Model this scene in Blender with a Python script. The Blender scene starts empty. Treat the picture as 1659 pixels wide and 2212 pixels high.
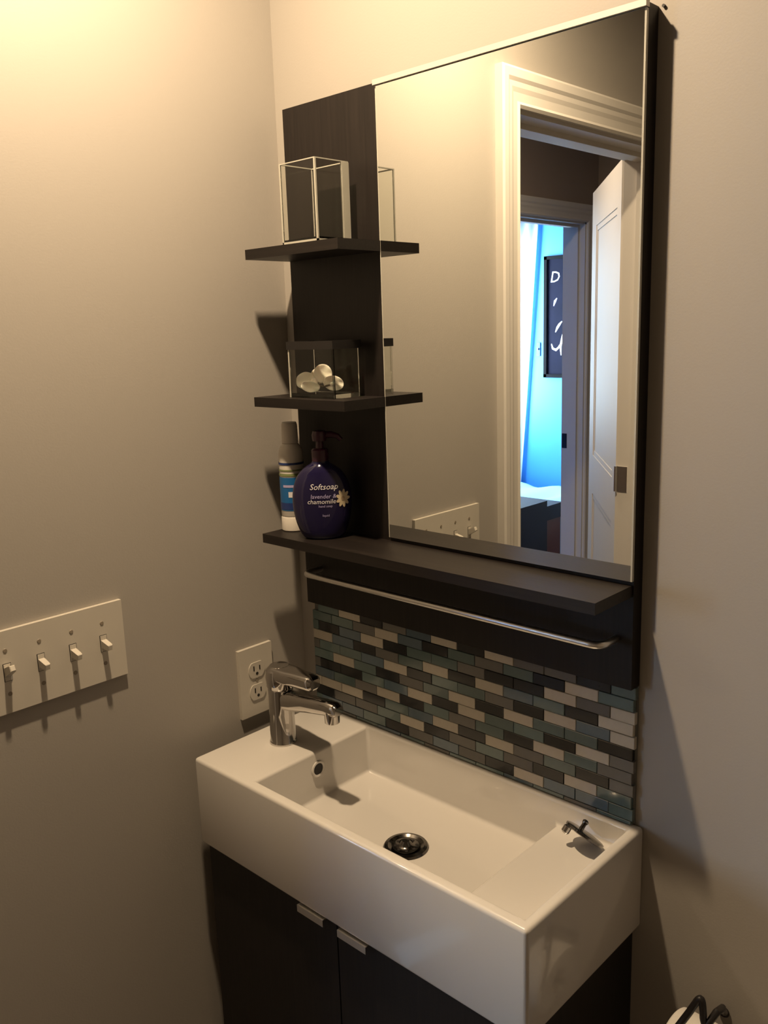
import bpy, bmesh, math, random
from mathutils import Matrix, Vector
random.seed(4)
S = bpy.context.scene
COL = S.collection

# ------------------------------------------------------------------ camera
FPX = 1900.6
cam_d = bpy.data.cameras.new('camera')
cam = bpy.data.objects.new('camera', cam_d)
COL.objects.link(cam)
cam_d.sensor_fit = 'VERTICAL'
cam_d.sensor_height = 32.0
cam_d.lens = FPX / 2212.0 * 32.0
cam_d.clip_start = 0.02
RIGHT = (0.72845254, 0.68432626, -0.03247246)
DOWN = (0.11682694, -0.17078486, -0.97835781)
FWD = (-0.67506174, 0.70889358, -0.20435641)
cam.matrix_world = Matrix((
    (RIGHT[0], -DOWN[0], -FWD[0], 1.1300022),
    (RIGHT[1], -DOWN[1], -FWD[1], -0.9700113),
    (RIGHT[2], -DOWN[2], -FWD[2], 1.5133085),
    (0, 0, 0, 1)))
S.camera = cam

# ------------------------------------------------------------------ world, daylight, exposure
world = bpy.data.worlds.new('world')
S.world = world
world.use_nodes = True
wb = world.node_tree.nodes['Background']
wb.inputs[0].default_value = (0.55, 0.75, 1.0, 1)
wb.inputs[1].default_value = 0.6

def area_light(name, loc, direction, energy, color, sx, sy=None, shape='RECTANGLE', spread=180):
    d = bpy.data.lights.new(name, 'AREA')
    d.shape = shape
    d.size = sx
    if sy: d.size_y = sy
    d.energy = energy
    d.color = color
    d.spread = math.radians(spread)
    o = bpy.data.objects.new(name, d)
    COL.objects.link(o)
    o.location = loc
    o.rotation_euler = Vector(direction).to_track_quat('-Z', 'Y').to_euler()
    return o

# daylight coming in at the bedroom window (at its panes)
area_light('window_daylight', (-2.655, -3.84, 1.45), (1, 0.0, 0.0), 100, (0.62, 0.82, 1.0), 0.42, 1.18)

vs = S.view_settings
vs.view_transform = 'Standard'
vs.look = 'None'
vs.exposure = 0.0
vs.gamma = 1.0
vs.use_curve_mapping = False

# ------------------------------------------------------------------ materials
def new_mat(name):
    m = bpy.data.materials.new(name)
    m.use_nodes = True
    nt = m.node_tree
    return m, nt, nt.nodes['Principled BSDF']

def setp(p, **kw):
    names = {'color': 'Base Color', 'rough': 'Roughness', 'metal': 'Metallic', 'spec': 'Specular IOR Level',
             'trans': 'Transmission Weight', 'ior': 'IOR', 'coat': 'Coat Weight', 'coat_rough': 'Coat Roughness',
             'emit': 'Emission Color', 'emit_s': 'Emission Strength', 'alpha': 'Alpha', 'sss': 'Subsurface Weight'}
    for k, v in kw.items():
        s = p.inputs[names[k]]
        if k in ('color', 'emit'):
            v = (*v, 1)
        s.default_value = v

def plain(name, color, rough=0.5, noise=0.0, scale=30.0, bump=0.0, bump_scale=200.0, **kw):
    """procedural material: base colour with a little noise in tone and fine relief"""
    m, nt, p = new_mat(name)
    setp(p, color=color, rough=rough, **kw)
    tc = nt.nodes.new('ShaderNodeTexCoord')
    if noise:
        n = nt.nodes.new('ShaderNodeTexNoise')
        n.inputs['Scale'].default_value = scale
        n.inputs['Detail'].default_value = 4
        nt.links.new(tc.outputs['Object'], n.inputs['Vector'])
        r = nt.nodes.new('ShaderNodeMapRange')
        r.inputs['To Min'].default_value = 1 - noise
        r.inputs['To Max'].default_value = 1 + noise
        nt.links.new(n.outputs['Fac'], r.inputs['Value'])
        mx = nt.nodes.new('ShaderNodeVectorMath')
        mx.operation = 'SCALE'
        mx.inputs[0].default_value = color
        nt.links.new(r.outputs[0], mx.inputs['Scale'])
        nt.links.new(mx.outputs[0], p.inputs['Base Color'])
    if bump:
        n2 = nt.nodes.new('ShaderNodeTexNoise')
        n2.inputs['Scale'].default_value = bump_scale
        n2.inputs['Detail'].default_value = 3
        nt.links.new(tc.outputs['Object'], n2.inputs['Vector'])
        b = nt.nodes.new('ShaderNodeBump')
        b.inputs['Strength'].default_value = bump
        b.inputs['Distance'].default_value = 0.001
        nt.links.new(n2.outputs['Fac'], b.inputs['Height'])
        nt.links.new(b.outputs[0], p.inputs['Normal'])
    return m

def wood(name, c1, c2, rough, stretch=(60, 60, 2.0)):
    m, nt, p = new_mat(name)
    tc = nt.nodes.new('ShaderNodeTexCoord')
    mp = nt.nodes.new('ShaderNodeMapping')
    mp.inputs['Scale'].default_value = stretch
    n = nt.nodes.new('ShaderNodeTexNoise')
    n.inputs['Scale'].default_value = 4.0
    n.inputs['Detail'].default_value = 6
    cr = nt.nodes.new('ShaderNodeValToRGB')
    cr.color_ramp.elements[0].position = 0.3
    cr.color_ramp.elements[0].color = (*c1, 1)
    cr.color_ramp.elements[1].position = 0.75
    cr.color_ramp.elements[1].color = (*c2, 1)
    nt.links.new(tc.outputs['Object'], mp.inputs[0])
    nt.links.new(mp.outputs[0], n.inputs['Vector'])
    nt.links.new(n.outputs['Fac'], cr.inputs[0])
    nt.links.new(cr.outputs[0], p.inputs['Base Color'])
    b = nt.nodes.new('ShaderNodeBump')
    b.inputs['Strength'].default_value = 0.15
    b.inputs['Distance'].default_value = 0.0006
    nt.links.new(n.outputs['Fac'], b.inputs['Height'])
    nt.links.new(b.outputs[0], p.inputs['Normal'])
    setp(p, rough=rough, spec=0.32)
    return m

def tile_mat(name, color, rough, var=0.12, coat=0.0):
    """tile tone varies from tile to tile"""
    m, nt, p = new_mat(name)
    oi = nt.nodes.new('ShaderNodeObjectInfo')
    r = nt.nodes.new('ShaderNodeMapRange')
    r.inputs['To Min'].default_value = 1 - var
    r.inputs['To Max'].default_value = 1 + var
    nt.links.new(oi.outputs['Random'], r.inputs['Value'])
    tc = nt.nodes.new('ShaderNodeTexCoord')
    n = nt.nodes.new('ShaderNodeTexNoise')
    n.inputs['Scale'].default_value = 90
    nt.links.new(tc.outputs['Object'], n.inputs['Vector'])
    r2 = nt.nodes.new('ShaderNodeMapRange')
    r2.inputs['To Min'].default_value = 0.9
    r2.inputs['To Max'].default_value = 1.1
    nt.links.new(n.outputs['Fac'], r2.inputs['Value'])
    mu = nt.nodes.new('ShaderNodeMath')
    mu.operation = 'MULTIPLY'
    nt.links.new(r.outputs[0], mu.inputs[0])
    nt.links.new(r2.outputs[0], mu.inputs[1])
    mx = nt.nodes.new('ShaderNodeVectorMath')
    mx.operation = 'SCALE'
    mx.inputs[0].default_value = color
    nt.links.new(mu.outputs[0], mx.inputs['Scale'])
    nt.links.new(mx.outputs[0], p.inputs['Base Color'])
    setp(p, rough=rough, coat=coat, coat_rough=0.08)
    return m

M = {}
M['wall'] = plain('wall_paint', (0.375, 0.350, 0.320), 0.55, noise=0.02, scale=3, bump=0.12, bump_scale=350, spec=0.3)
M['ceiling'] = plain('ceiling_paint', (0.5, 0.48, 0.45), 0.8, noise=0.02, scale=4, bump=0.1)
M['floor'] = plain('floor_vinyl', (0.15, 0.12, 0.095), 0.5, noise=0.15, scale=6, bump=0.1)
M['trim'] = plain('white_trim_paint', (0.66, 0.63, 0.59), 0.6, noise=0.02, scale=8, bump=0.05)
M['wood'] = wood('black_brown_veneer', (0.0085, 0.0062, 0.0056), (0.0150, 0.0110, 0.0095), 0.46)
M['wood_h'] = wood('black_brown_veneer_lengthwise', (0.0085, 0.0062, 0.0056), (0.0160, 0.0120, 0.0100), 0.46, (2.0, 60, 60))
M['mirror'] = plain('mirror_silver', (0.86, 0.87, 0.84), 0.0, metal=1.0)
M['alu'] = plain('brushed_aluminium', (0.72, 0.70, 0.67), 0.3, noise=0.04, scale=120, metal=1.0)
M['alu_edge'] = plain('satin_aluminium_strip', (0.56, 0.53, 0.48), 0.5, noise=0.03, scale=90, metal=0.2)
M['glass_edge'] = plain('polished_glass_edge', (0.44, 0.43, 0.375), 0.25, noise=0.03, scale=90)
M['chrome'] = plain('chrome', (0.56, 0.54, 0.52), 0.06, noise=0.01, scale=40, metal=1.0)
M['chrome_dark'] = plain('worn_dark_chrome', (0.20, 0.19, 0.18), 0.16, noise=0.05, scale=60, metal=1.0)
M['ceramic'] = plain('white_porcelain', (0.63, 0.605, 0.57), 0.16, noise=0.01, scale=5, coat=0.5, coat_rough=0.05)
M['plastic'] = plain('ivory_plastic', (0.55, 0.515, 0.455), 0.35, noise=0.02, scale=40)
M['plastic_dark'] = plain('dark_slot', (0.012, 0.010, 0.009), 0.6, noise=0.1, scale=90)
M['screw'] = plain('painted_screw', (0.26, 0.22, 0.17), 0.4, noise=0.05, scale=90)
M['black'] = plain('black_metal', (0.012, 0.010, 0.010), 0.4, noise=0.05, scale=80)
M['black_matt'] = plain('matt_black', (0.008, 0.008, 0.010), 0.8, noise=0.05, scale=80, spec=0.1)
M['grout'] = plain('mosaic_grout', (0.15, 0.155, 0.15), 0.9, noise=0.1, scale=80, bump=0.3)
M['tW'] = tile_mat('mosaic_cream_stone', (0.50, 0.465, 0.40), 0.35, 0.10)
M['tD'] = tile_mat('mosaic_charcoal_glass', (0.014, 0.0155, 0.018), 0.2, 0.25, 0.2)
M['tT'] = tile_mat('mosaic_sea_grey_glass', (0.115, 0.168, 0.172), 0.16, 0.18, 0.4)
M['tB'] = tile_mat('mosaic_slate_blue_glass', (0.10, 0.145, 0.185), 0.16, 0.20, 0.4)
M['tG'] = tile_mat('mosaic_taupe_stone', (0.140, 0.138, 0.132), 0.3, 0.15)
M['paper'] = plain('tissue_paper', (0.72, 0.69, 0.64), 0.9, noise=0.03, scale=60, bump=0.4, bump_scale=300)
M['card'] = plain('cardboard', (0.35, 0.25, 0.16), 0.9, noise=0.05, scale=60)
M['petal'] = plain('silk_petal', (0.78, 0.72, 0.62), 0.7, noise=0.08, scale=40, sss=0.1)
M['stem'] = plain('dark_twig', (0.10, 0.08, 0.05), 0.7, noise=0.2, scale=60)
M['tube_white'] = plain('white_tube_plastic', (0.66, 0.62, 0.56), 0.35, noise=0.02, scale=40)
M['tube_blue'] = plain('blue_label', (0.015, 0.12, 0.33), 0.35, noise=0.12, scale=40)
M['tube_navy'] = plain('navy_label', (0.02, 0.04, 0.16), 0.35, noise=0.1, scale=40)
M['tube_green'] = plain('green_label', (0.20, 0.24, 0.10), 0.35, noise=0.1, scale=40)
M['label_white'] = plain('white_print', (0.72, 0.70, 0.72), 0.5, noise=0.02, scale=40)
M['label_lilac'] = plain('lilac_print', (0.42, 0.38, 0.62), 0.5, noise=0.02, scale=40)
M['pump'] = plain('dark_plum_plastic', (0.045, 0.012, 0.028), 0.25, noise=0.1, scale=60)
M['blue_wall'] = plain('blue_wall_paint', (0.06, 0.34, 0.85), 0.6, noise=0.02, scale=4)
M['hall_wall'] = plain('hall_wall_paint', (0.34, 0.27, 0.22), 0.6, noise=0.02, scale=4)
M['bed'] = plain('pale_blue_bedding', (0.32, 0.58, 0.72), 0.9, noise=0.06, scale=5, bump=0.5, bump_scale=14)
M['leather'] = plain('dark_navy_leather', (0.008, 0.008, 0.015), 0.75, noise=0.2, scale=20, bump=0.2, bump_scale=60)
M['brown'] = plain('reddish_brown_wood', (0.09, 0.028, 0.018), 0.4, noise=0.15, scale=12)
M['poster'] = plain('poster_print', (0.010, 0.010, 0.024), 0.8, noise=0.35, scale=9, spec=0.1)
M['carpet'] = plain('bedroom_carpet', (0.30, 0.34, 0.38), 0.95, noise=0.1, scale=60, bump=0.5)

m, nt, p = new_mat('clear_glass')
setp(p, color=(0.95, 0.96, 0.93), rough=0.0, trans=1.0, ior=1.22)
tc = nt.nodes.new('ShaderNodeTexCoord'); n = nt.nodes.new('ShaderNodeTexNoise'); n.inputs['Scale'].default_value = 30
mr = nt.nodes.new('ShaderNodeMapRange'); mr.inputs['To Min'].default_value = 0.0; mr.inputs['To Max'].default_value = 0.03
nt.links.new(tc.outputs['Object'], n.inputs['Vector']); nt.links.new(n.outputs['Fac'], mr.inputs['Value']); nt.links.new(mr.outputs[0], p.inputs['Roughness'])
M['glass'] = m
m, nt, p = new_mat('violet_soap_plastic')
setp(p, color=(0.017, 0.013, 0.060), rough=0.12, trans=0.3, ior=1.4, coat=0.4, coat_rough=0.05)
tc = nt.nodes.new('ShaderNodeTexCoord'); n = nt.nodes.new('ShaderNodeTexNoise'); n.inputs['Scale'].default_value = 25
mr = nt.nodes.new('ShaderNodeMapRange'); mr.inputs['To Min'].default_value = 0.08; mr.inputs['To Max'].default_value = 0.18
nt.links.new(tc.outputs['Object'], n.inputs['Vector']); nt.links.new(n.outputs['Fac'], mr.inputs['Value']); nt.links.new(mr.outputs[0], p.inputs['Roughness'])
M['soap'] = m
m, nt, p = new_mat('lamp_lens')
setp(p, color=(1, 0.9, 0.75), rough=0.4, emit=(1.0, 0.80, 0.52), emit_s=12)
M['lens'] = m
m, nt, p = new_mat('sheer_curtain')
setp(p, color=(0.85, 0.92, 0.96), rough=0.9, trans=0.0)
tr = nt.nodes.new('ShaderNodeBsdfTranslucent'); tr.inputs[0].default_value = (0.85, 0.93, 0.98, 1)
mixs = nt.nodes.new('ShaderNodeMixShader'); mixs.inputs[0].default_value = 0.5
nt.links.new(p.outputs[0], mixs.inputs[1]); nt.links.new(tr.outputs[0], mixs.inputs[2])
nt.links.new(mixs.outputs[0], nt.nodes['Material Output'].inputs[0])
M['curtain'] = m

# ------------------------------------------------------------------ mesh helpers
def box(bm, x0, x1, y0, y1, z0, z1):
    x0, x1 = sorted((x0, x1)); y0, y1 = sorted((y0, y1)); z0, z1 = sorted((z0, z1))
    v = [bm.verts.new(c) for c in ((x0, y0, z0), (x1, y0, z0), (x1, y1, z0), (x0, y1, z0),
                                   (x0, y0, z1), (x1, y0, z1), (x1, y1, z1), (x0, y1, z1))]
    for f in ((0, 3, 2, 1), (4, 5, 6, 7), (0, 1, 5, 4), (1, 2, 6, 5), (2, 3, 7, 6), (3, 0, 4, 7)):
        bm.faces.new([v[i] for i in f])
    return v

def bevel(bm, w, seg=2, ang=30):
    e = [e for e in bm.edges if len(e.link_faces) == 2 and e.calc_face_angle(0) > math.radians(ang)]
    bmesh.ops.bevel(bm, geom=e, offset=w, segments=seg, profile=0.5, affect='EDGES', clamp_overlap=True)

def lathe(bm, prof, n=32, mat=None):
    """prof: (radius, height) list, about z; closed at ends if radius 0"""
    mat = mat or Matrix.Identity(4)
    rings = []
    for r, h in prof:
        if r < 1e-7:
            rings.append([bm.verts.new(mat @ Vector((0, 0, h)))])
        else:
            rings.append([bm.verts.new(mat @ Vector((r * math.cos(2 * math.pi * i / n), r * math.sin(2 * math.pi * i / n), h))) for i in range(n)])
    for a, b in zip(rings, rings[1:]):
        for i in range(n):
            j = (i + 1) % n
            if len(a) == 1 and len(b) == 1: continue
            if len(a) == 1: bm.faces.new((a[0], b[j], b[i]))
            elif len(b) == 1: bm.faces.new((a[i], a[j], b[0]))
            else: bm.faces.new((a[i], a[j], b[j], b[i]))

def cyl(bm, r, p0, p1, n=24, bev=0.0):
    p0 = Vector(p0); p1 = Vector(p1); d = p1 - p0; L = d.length
    mat = Matrix.Translation(p0) @ d.to_track_quat('Z', 'Y').to_matrix().to_4x4()
    b = min(bev, L / 2, r)
    prof = [(0, 0), (r - b, 0), (r, b), (r, L - b), (r - b, L), (0, L)] if b else [(0, 0), (r, 0), (r, L), (0, L)]
    lathe(bm, prof, n, mat)

def tube(bm, pts, r, n=12, radii=None):
    """round tube along a polyline"""
    pts = [Vector(p) for p in pts]
    rings = []
    up = None
    for i, p in enumerate(pts):
        t = (pts[min(i + 1, len(pts) - 1)] - pts[max(i - 1, 0)]).normalized()
        if up is None:
            up = t.orthogonal().normalized()
        a = (up - t * up.dot(t)).normalized(); up = a
        b = t.cross(a)
        rr = radii[i] if radii else r
        rings.append([bm.verts.new(p + (a * math.cos(2 * math.pi * k / n) + b * math.sin(2 * math.pi * k / n)) * rr) for k in range(n)])
    for A, B in zip(rings, rings[1:]):
        for k in range(n):
            bm.faces.new((A[k], A[(k + 1) % n], B[(k + 1) % n], B[k]))
    bm.faces.new(rings[0][::-1]); bm.faces.new(rings[-1])

def arc(p0, p1, p2, n=8):
    """quadratic bend from p0 to p2 round corner p1"""
    p0, p1, p2 = Vector(p0), Vector(p1), Vector(p2)
    return [p0 * (1 - t) ** 2 + p1 * 2 * t * (1 - t) + p2 * t * t for t in [i / n for i in range(n + 1)]]

def loft(bm, rings, cap=True):
    vs_ = [[bm.verts.new(p) for p in r] for r in rings]
    n = len(vs_[0])
    for A, B in zip(vs_, vs_[1:]):
        for k in range(n):
            bm.faces.new((A[k], A[(k + 1) % n], B[(k + 1) % n], B[k]))
    if cap:
        bm.faces.new(vs_[0][::-1]); bm.faces.new(vs_[-1])

def mesh_of(name, bm, mat, smooth=False):
    bmesh.ops.recalc_face_normals(bm, faces=bm.faces[:])
    me = bpy.data.meshes.new(name)
    bm.to_mesh(me); bm.free()
    me.materials.append(M[mat] if isinstance(mat, str) else mat)
    if smooth:
        for f in me.polygons: f.use_smooth = True
        try: me.set_sharp_from_angle(angle=math.radians(38))
        except Exception: pass
    return me

def obj(name, bm, mat, parent=None, smooth=False):
    o = bpy.data.objects.new(name, mesh_of(name, bm, mat, smooth))
    COL.objects.link(o)
    if parent:
        o.parent = parent
        o.matrix_parent_inverse = parent.matrix_basis.inverted()
    return o

def tag(o, label, cat, group=None):
    o['label'] = label; o['category'] = cat
    if group: o['group'] = group
    return o

def thing(name, label, cat, loc=(0, 0, 0), group=None):
    o = bpy.data.objects.new(name, None)
    o.empty_display_size = 0.03
    COL.objects.link(o)
    o.location = loc
    return tag(o, label, cat, group)

def struct(name, bm, mat, label=None, parent=None, smooth=False):
    o = obj(name, bm, mat, parent, smooth)
    if not parent: o['kind'] = 'structure'
    if label: o['label'] = label
    return o

def pbox(name, mat, parent, *b, bev=0.0, seg=2):
    bm = bmesh.new(); box(bm, *b)
    if bev: bevel(bm, bev, seg)
    return obj(name, bm, mat, parent, smooth=bev > 0)

# ------------------------------------------------------------------ room shell
CEIL = 2.30
X_R, Y_F = 1.75, -2.10          # far sides of the bathroom
WT = 0.13                       # wall thickness
DY0, DY1, DZ = -0.703, -1.417, 1.953     # bathroom door opening
HX = -1.04                      # hall wall across
BX = HX - 0.115                 # bedroom side of it
BY0, BY1, BZ = -2.00, -2.752, 1.955       # bedroom door opening
BWX, BWY = -2.60, -4.20         # bedroom window wall, blue poster wall

bm = bmesh.new(); box(bm, -WT, X_R + 0.1, 0, 0.12, -0.0, CEIL)
wall_back = struct('wall_back', bm, 'wall', 'greige painted wall behind mirror and basin')
bm = bmesh.new()
box(bm, -WT, 0, DY0, 0, 0, CEIL); box(bm, -WT, 0, DY1, DY0, DZ, CEIL); box(bm, -WT, 0, Y_F, DY1, 0, CEIL)
struct('wall_left', bm, 'wall', 'greige painted wall holding the light switches and the doorway')
bm = bmesh.new(); box(bm, X_R, X_R + 0.1, Y_F, 0, 0, CEIL)
struct('wall_right', bm, 'wall', 'greige painted bathroom wall facing the switches')
bm = bmesh.new(); box(bm, -WT, X_R + 0.1, Y_F - 0.1, Y_F, 0, CEIL)
struct('wall_front', bm, 'wall', 'greige painted bathroom wall facing the mirror')
bm = bmesh.new(); box(bm, 0, X_R, Y_F, 0, -0.05, 0)
struct('floor', bm, 'floor', 'brown bathroom floor')
LX, LY = 0.33, -0.44            # ceiling downlight
bm = bmesh.new()
box(bm, 0, X_R, Y_F, LY - 0.06, CEIL, CEIL + 0.05); box(bm, 0, X_R, LY + 0.06, 0, CEIL, CEIL + 0.05)
box(bm, 0, LX - 0.06, LY - 0.06, LY + 0.06, CEIL, CEIL + 0.05); box(bm, LX + 0.06, X_R, LY - 0.06, LY + 0.06, CEIL, CEIL + 0.05)
struct('ceiling', bm, 'ceiling', 'white bathroom ceiling')

# hall and bedroom beyond the door (seen in the mirror)
bm = bmesh.new()
box(bm, BX, HX, BY0, 0.3, 0, 2.45); box(bm, BX, HX, BY1, BY0, BZ, 2.45); box(bm, BX, HX, BWY - 0.1, BY1, 0, 2.45)
struct('wall_hall', bm, 'hall_wall', 'dim taupe hall wall around the bedroom doorway')
bm = bmesh.new(); box(bm, HX, -WT, -2.95, -2.85, 0, 2.45)
struct('wall_hall_end', bm, 'hall_wall', 'end wall of the hall')
bm = bmesh.new(); box(bm, HX, -WT, 0.2, 0.3, 0, 2.45)
struct('wall_hall_start', bm, 'hall_wall', 'hall wall past the bathroom')
bm = bmesh.new(); box(bm, -WT, -WT + 0.1, -2.95, Y_F - 0.1, 0, 2.45)
struct('wall_hall_side', bm, 'hall_wall', 'side wall of the hall')
bm = bmesh.new(); box(bm, BX, -WT, -2.95, 0.3, -0.05, 0)
struct('floor_hall', bm, 'floor', 'brown hall floor')
bm = bmesh.new(); box(bm, HX, -WT, -2.95, 0.3, 2.40, 2.45)
struct('ceiling_hall', bm, 'ceiling', 'white hall ceiling')
bm = bmesh.new(); box(bm, BWX - 0.1, BX, BWY - 0.1, BWY, 0, 2.45)
struct('wall_bedroom', bm, 'blue_wall', 'bright blue bedroom wall with the framed poster')
bm = bmesh.new(); box(bm, BWX - 0.1, BX, -1.3, -1.2, 0, 2.45)
struct('wall_bedroom_near', bm, 'blue_wall', 'blue bedroom wall by the window')
WY0, WY1, WZ0, WZ1 = -3.58, -4.10, 0.80, 2.10
bm = bmesh.new()
box(bm, BWX - 0.1, BWX, WY0, -1.2, 0, 2.45); box(bm, BWX - 0.1, BWX, BWY, WY1, 0, 2.45)
box(bm, BWX - 0.1, BWX, WY1, WY0, 0, WZ0); box(bm, BWX - 0.1, BWX, WY1, WY0, WZ1, 2.45)
struct('wall_bedroom_window', bm, 'blue_wall', 'blue bedroom wall around the window')
bm = bmesh.new(); box(bm, BWX, BX, BWY, -1.3, -0.05, 0)
struct('floor_bedroom', bm, 'carpet', 'grey bedroom carpet')
bm = bmesh.new(); box(bm, BWX, BX, BWY, -1.3, 2.40, 2.45)
struct('ceiling_bedroom', bm, 'ceiling', 'white bedroom ceiling')

# window_1: frame, mullion and panes
w = thing('window_1', 'white framed bedroom window with a cross bar', 'window')
w['kind'] = 'structure'; del w['category']
bm = bmesh.new()
for a in ((WY1, WY1 + 0.05, WZ0, WZ1), (WY0 - 0.05, WY0, WZ0, WZ1), (WY1, WY0, WZ0, WZ0 + 0.05), (WY1, WY0, WZ1 - 0.05, WZ1)):
    box(bm, BWX - 0.08, BWX + 0.01, a[0], a[1], a[2], a[3])
obj('window_frame', bm, 'trim', w)
pbox('mullion', 'trim', w, BWX - 0.07, BWX, WY1 + 0.05, WY0 - 0.05, 1.43, 1.47)

for z0, z1 in ((WZ0 + 0.05, 1.43), (1.47, WZ1 - 0.05)):
    pbox('pane', 'glass', w, BWX - 0.079, BWX - 0.075, WY1 + 0.05, WY0 - 0.05, z0, z1)

def casing(name, side_x, nx, y0, y1, zt, label):
    """mitred moulded door casing on the wall face x = side_x, facing nx"""
    prof = [(0.0, 0.0), (0.0, 0.010), (0.006, 0.014), (0.012, 0.011), (0.028, 0.0125), (0.037, 0.0155), (0.047, 0.0162), (0.054, 0.0200), (0.069, 0.0210), (0.074, 0.0180), (0.074, 0.0)]
    bm = bmesh.new()
    rows = []
    for u, t in prof:
        x = side_x + nx * t
        rows.append([bm.verts.new(c) for c in ((x, y0 + u, 0.0), (x, y0 + u, zt + u), (x, y1 - u, zt + u), (x, y1 - u, 0.0))])
    for a, b in zip(rows, rows[1:]):
        for k in range(3):
            bm.faces.new((a[k], a[k + 1], b[k + 1], b[k]))
    return struct(name, bm, 'trim', label)

def jamb(name, x0, x1, y0, y1, zt, stop_x0, stop_x1, label):
    bm = bmesh.new()
    box(bm, x0, x1, y0 - 0.012, y0 + 0.0, 0, zt); box(bm, x0, x1, y1, y1 + 0.012, 0, zt); box(bm, x0, x1, y0, y1, zt - 0.012, zt)
    box(bm, stop_x0, stop_x1, y0 - 0.024, y0 - 0.012, 0, zt - 0.012); box(bm, stop_x0, stop_x1, y1 + 0.012, y1 + 0.024, 0, zt - 0.012)
    box(bm, stop_x0, stop_x1, y0 - 0.024, y1 + 0.024, zt - 0.024, zt - 0.012)
    return struct(name, bm, 'trim', label)

casing('trim_1', 0.0, 1, DY0 - 0.004, DY1 + 0.004, DZ - 0.004, 'white moulded casing around the bathroom doorway')
jamb_bath = jamb('trim_2', -WT, 0.0, DY0, DY1, DZ, -0.085, -0.045, 'white door jamb with stop in the bathroom doorway')
casing('trim_3', -WT, -1, DY0 - 0.004, DY1 + 0.004, DZ - 0.004, 'white casing on the hall side of the bathroom doorway')
casing('trim_4', HX, 1, BY0 - 0.004, BY1 + 0.004, BZ - 0.004, 'white moulded casing around the bedroom doorway')
jamb_bed = jamb('trim_5', BX, HX, BY0, BY1, BZ, -1.10, -1.07, 'white door jamb in the bedroom doorway')
pbox('strike_plate', 'black', jamb_bed, BX + 0.004, BX + 0.03, BY1 + 0.012, BY1 + 0.0145, 0.92, 0.99)

# door_1: the bathroom door, swung out into the hall
hinge = Vector((-0.138, -1.42, 0))
door = bpy.data.objects.new('door_1', None); COL.objects.link(door)
door.location = hinge
door.rotation_euler = (0, 0, math.radians(180 + 53))
door['kind'] = 'structure'; door['label'] = 'white panelled bathroom door standing open into the hall'
def dpart(name, bm, mat, parent=door, smooth=False):
    o = bpy.data.objects.new(name, mesh_of(name, bm, mat, smooth)); COL.objects.link(o); o.parent = parent
    return o
DW, DH = 0.70, 1.955
bm = bmesh.new()
# stiles and rails around two recessed panels (local x along the door, y thickness)
st, rl = 0.11, 0.12
for x0, x1, z0, z1 in ((0, st, 0.01, DH), (DW - st, DW, 0.01, DH), (st, DW - st, 0.01, 0.23), (st, DW - st, 0.90, 1.04), (st, DW - st, DH - rl, DH)):
    box(bm, x0, x1, 0.0, 0.035, z0, z1)
dpart('door_frame', bm, 'trim')
for z0, z1 in ((0.23, 0.90), (1.04, DH - rl)):
    bm = bmesh.new(); box(bm, st, DW - st, 0.004, 0.031, z0, z1)
    pn = dpart('panel', bm, 'trim')
    bm = bmesh.new()
    for yy in ((0.002, 0.004), (0.031, 0.033)):
        for a in ((st, st + 0.018, z0, z1), (DW - st - 0.018, DW - st, z0, z1), (st + 0.018, DW - st - 0.018, z0, z0 + 0.018), (st + 0.018, DW - st - 0.018, z1 - 0.018, z1)):
            box(bm, a[0], a[1], yy[0], yy[1], a[2], a[3])
    dpart('panel_moulding', bm, 'trim', pn)
bm = bmesh.new()
lathe(bm, [(0, 0), (0.028, 0), (0.028, 0.006), (0.012, 0.010), (0.012, 0.03), (0.026, 0.042), (0.026, 0.056), (0.015, 0.064), (0, 0.064)], 24,
      Matrix.Translation((DW - 0.06, 0.035, 0.97)) @ Matrix.Rotation(math.radians(-90), 4, 'X'))
dpart('door_knob', bm, 'alu', smooth=True)
for hz in (0.22, 1.02):
    bm = bmesh.new()
    box(bm, -0.128, -0.098, DY1 + 0.012, DY1 + 0.0145, hz, hz + 0.075)
    cyl(bm, 0.0055, (-0.1345, DY1 + 0.013, hz), (-0.1345, DY1 + 0.013, hz + 0.075), 12)
    obj('hinge', bm, 'alu' if hz < 1.5 else 'trim', jamb_bath, smooth=True)

# ------------------------------------------------------------------ mosaic backsplash
pbox('grout_bed', 'grout', wall_back, 0.0385, 0.641, -0.0042, 0.0, 0.871, 1.0615)
TP, TR = 0.0504, 0.0168
ROWS = {-1: '-TWDGBWDWGGDT', 0: 'TTGWBDTGTDWT', 1: 'TDBWDTTGDDWGW', 2: 'WBDGTWDWBTDW', 3: 'GTTBWDTTGDWBW', 4: 'TWTDGTWDWTTD',
        5: 'GDDTBWDWTTDWG', 6: 'BTGWDTGTDWTG', 7: 'WWWDTBWDWGTDG', 8: 'DGGTWDGTGDWT', 9: 'TBBTDGBGDWBBT', 10: 'TGTBTGTTBTGT'}
_tm = {}
def tile_mesh(c, wd, ht):
    k = (c, round(wd, 4), round(ht, 4))
    if k not in _tm:
        bm = bmesh.new(); box(bm, 0, wd, -0.0065, 0, 0, ht)
        e = [e for e in bm.edges if all(abs(v.co.y + 0.0065) < 1e-6 for v in e.verts)]
        bmesh.ops.bevel(bm, geom=e, offset=0.0006, segments=1, affect='EDGES')
        _tm[k] = mesh_of('tile', bm, 't' + c)
    return _tm[k]
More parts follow.
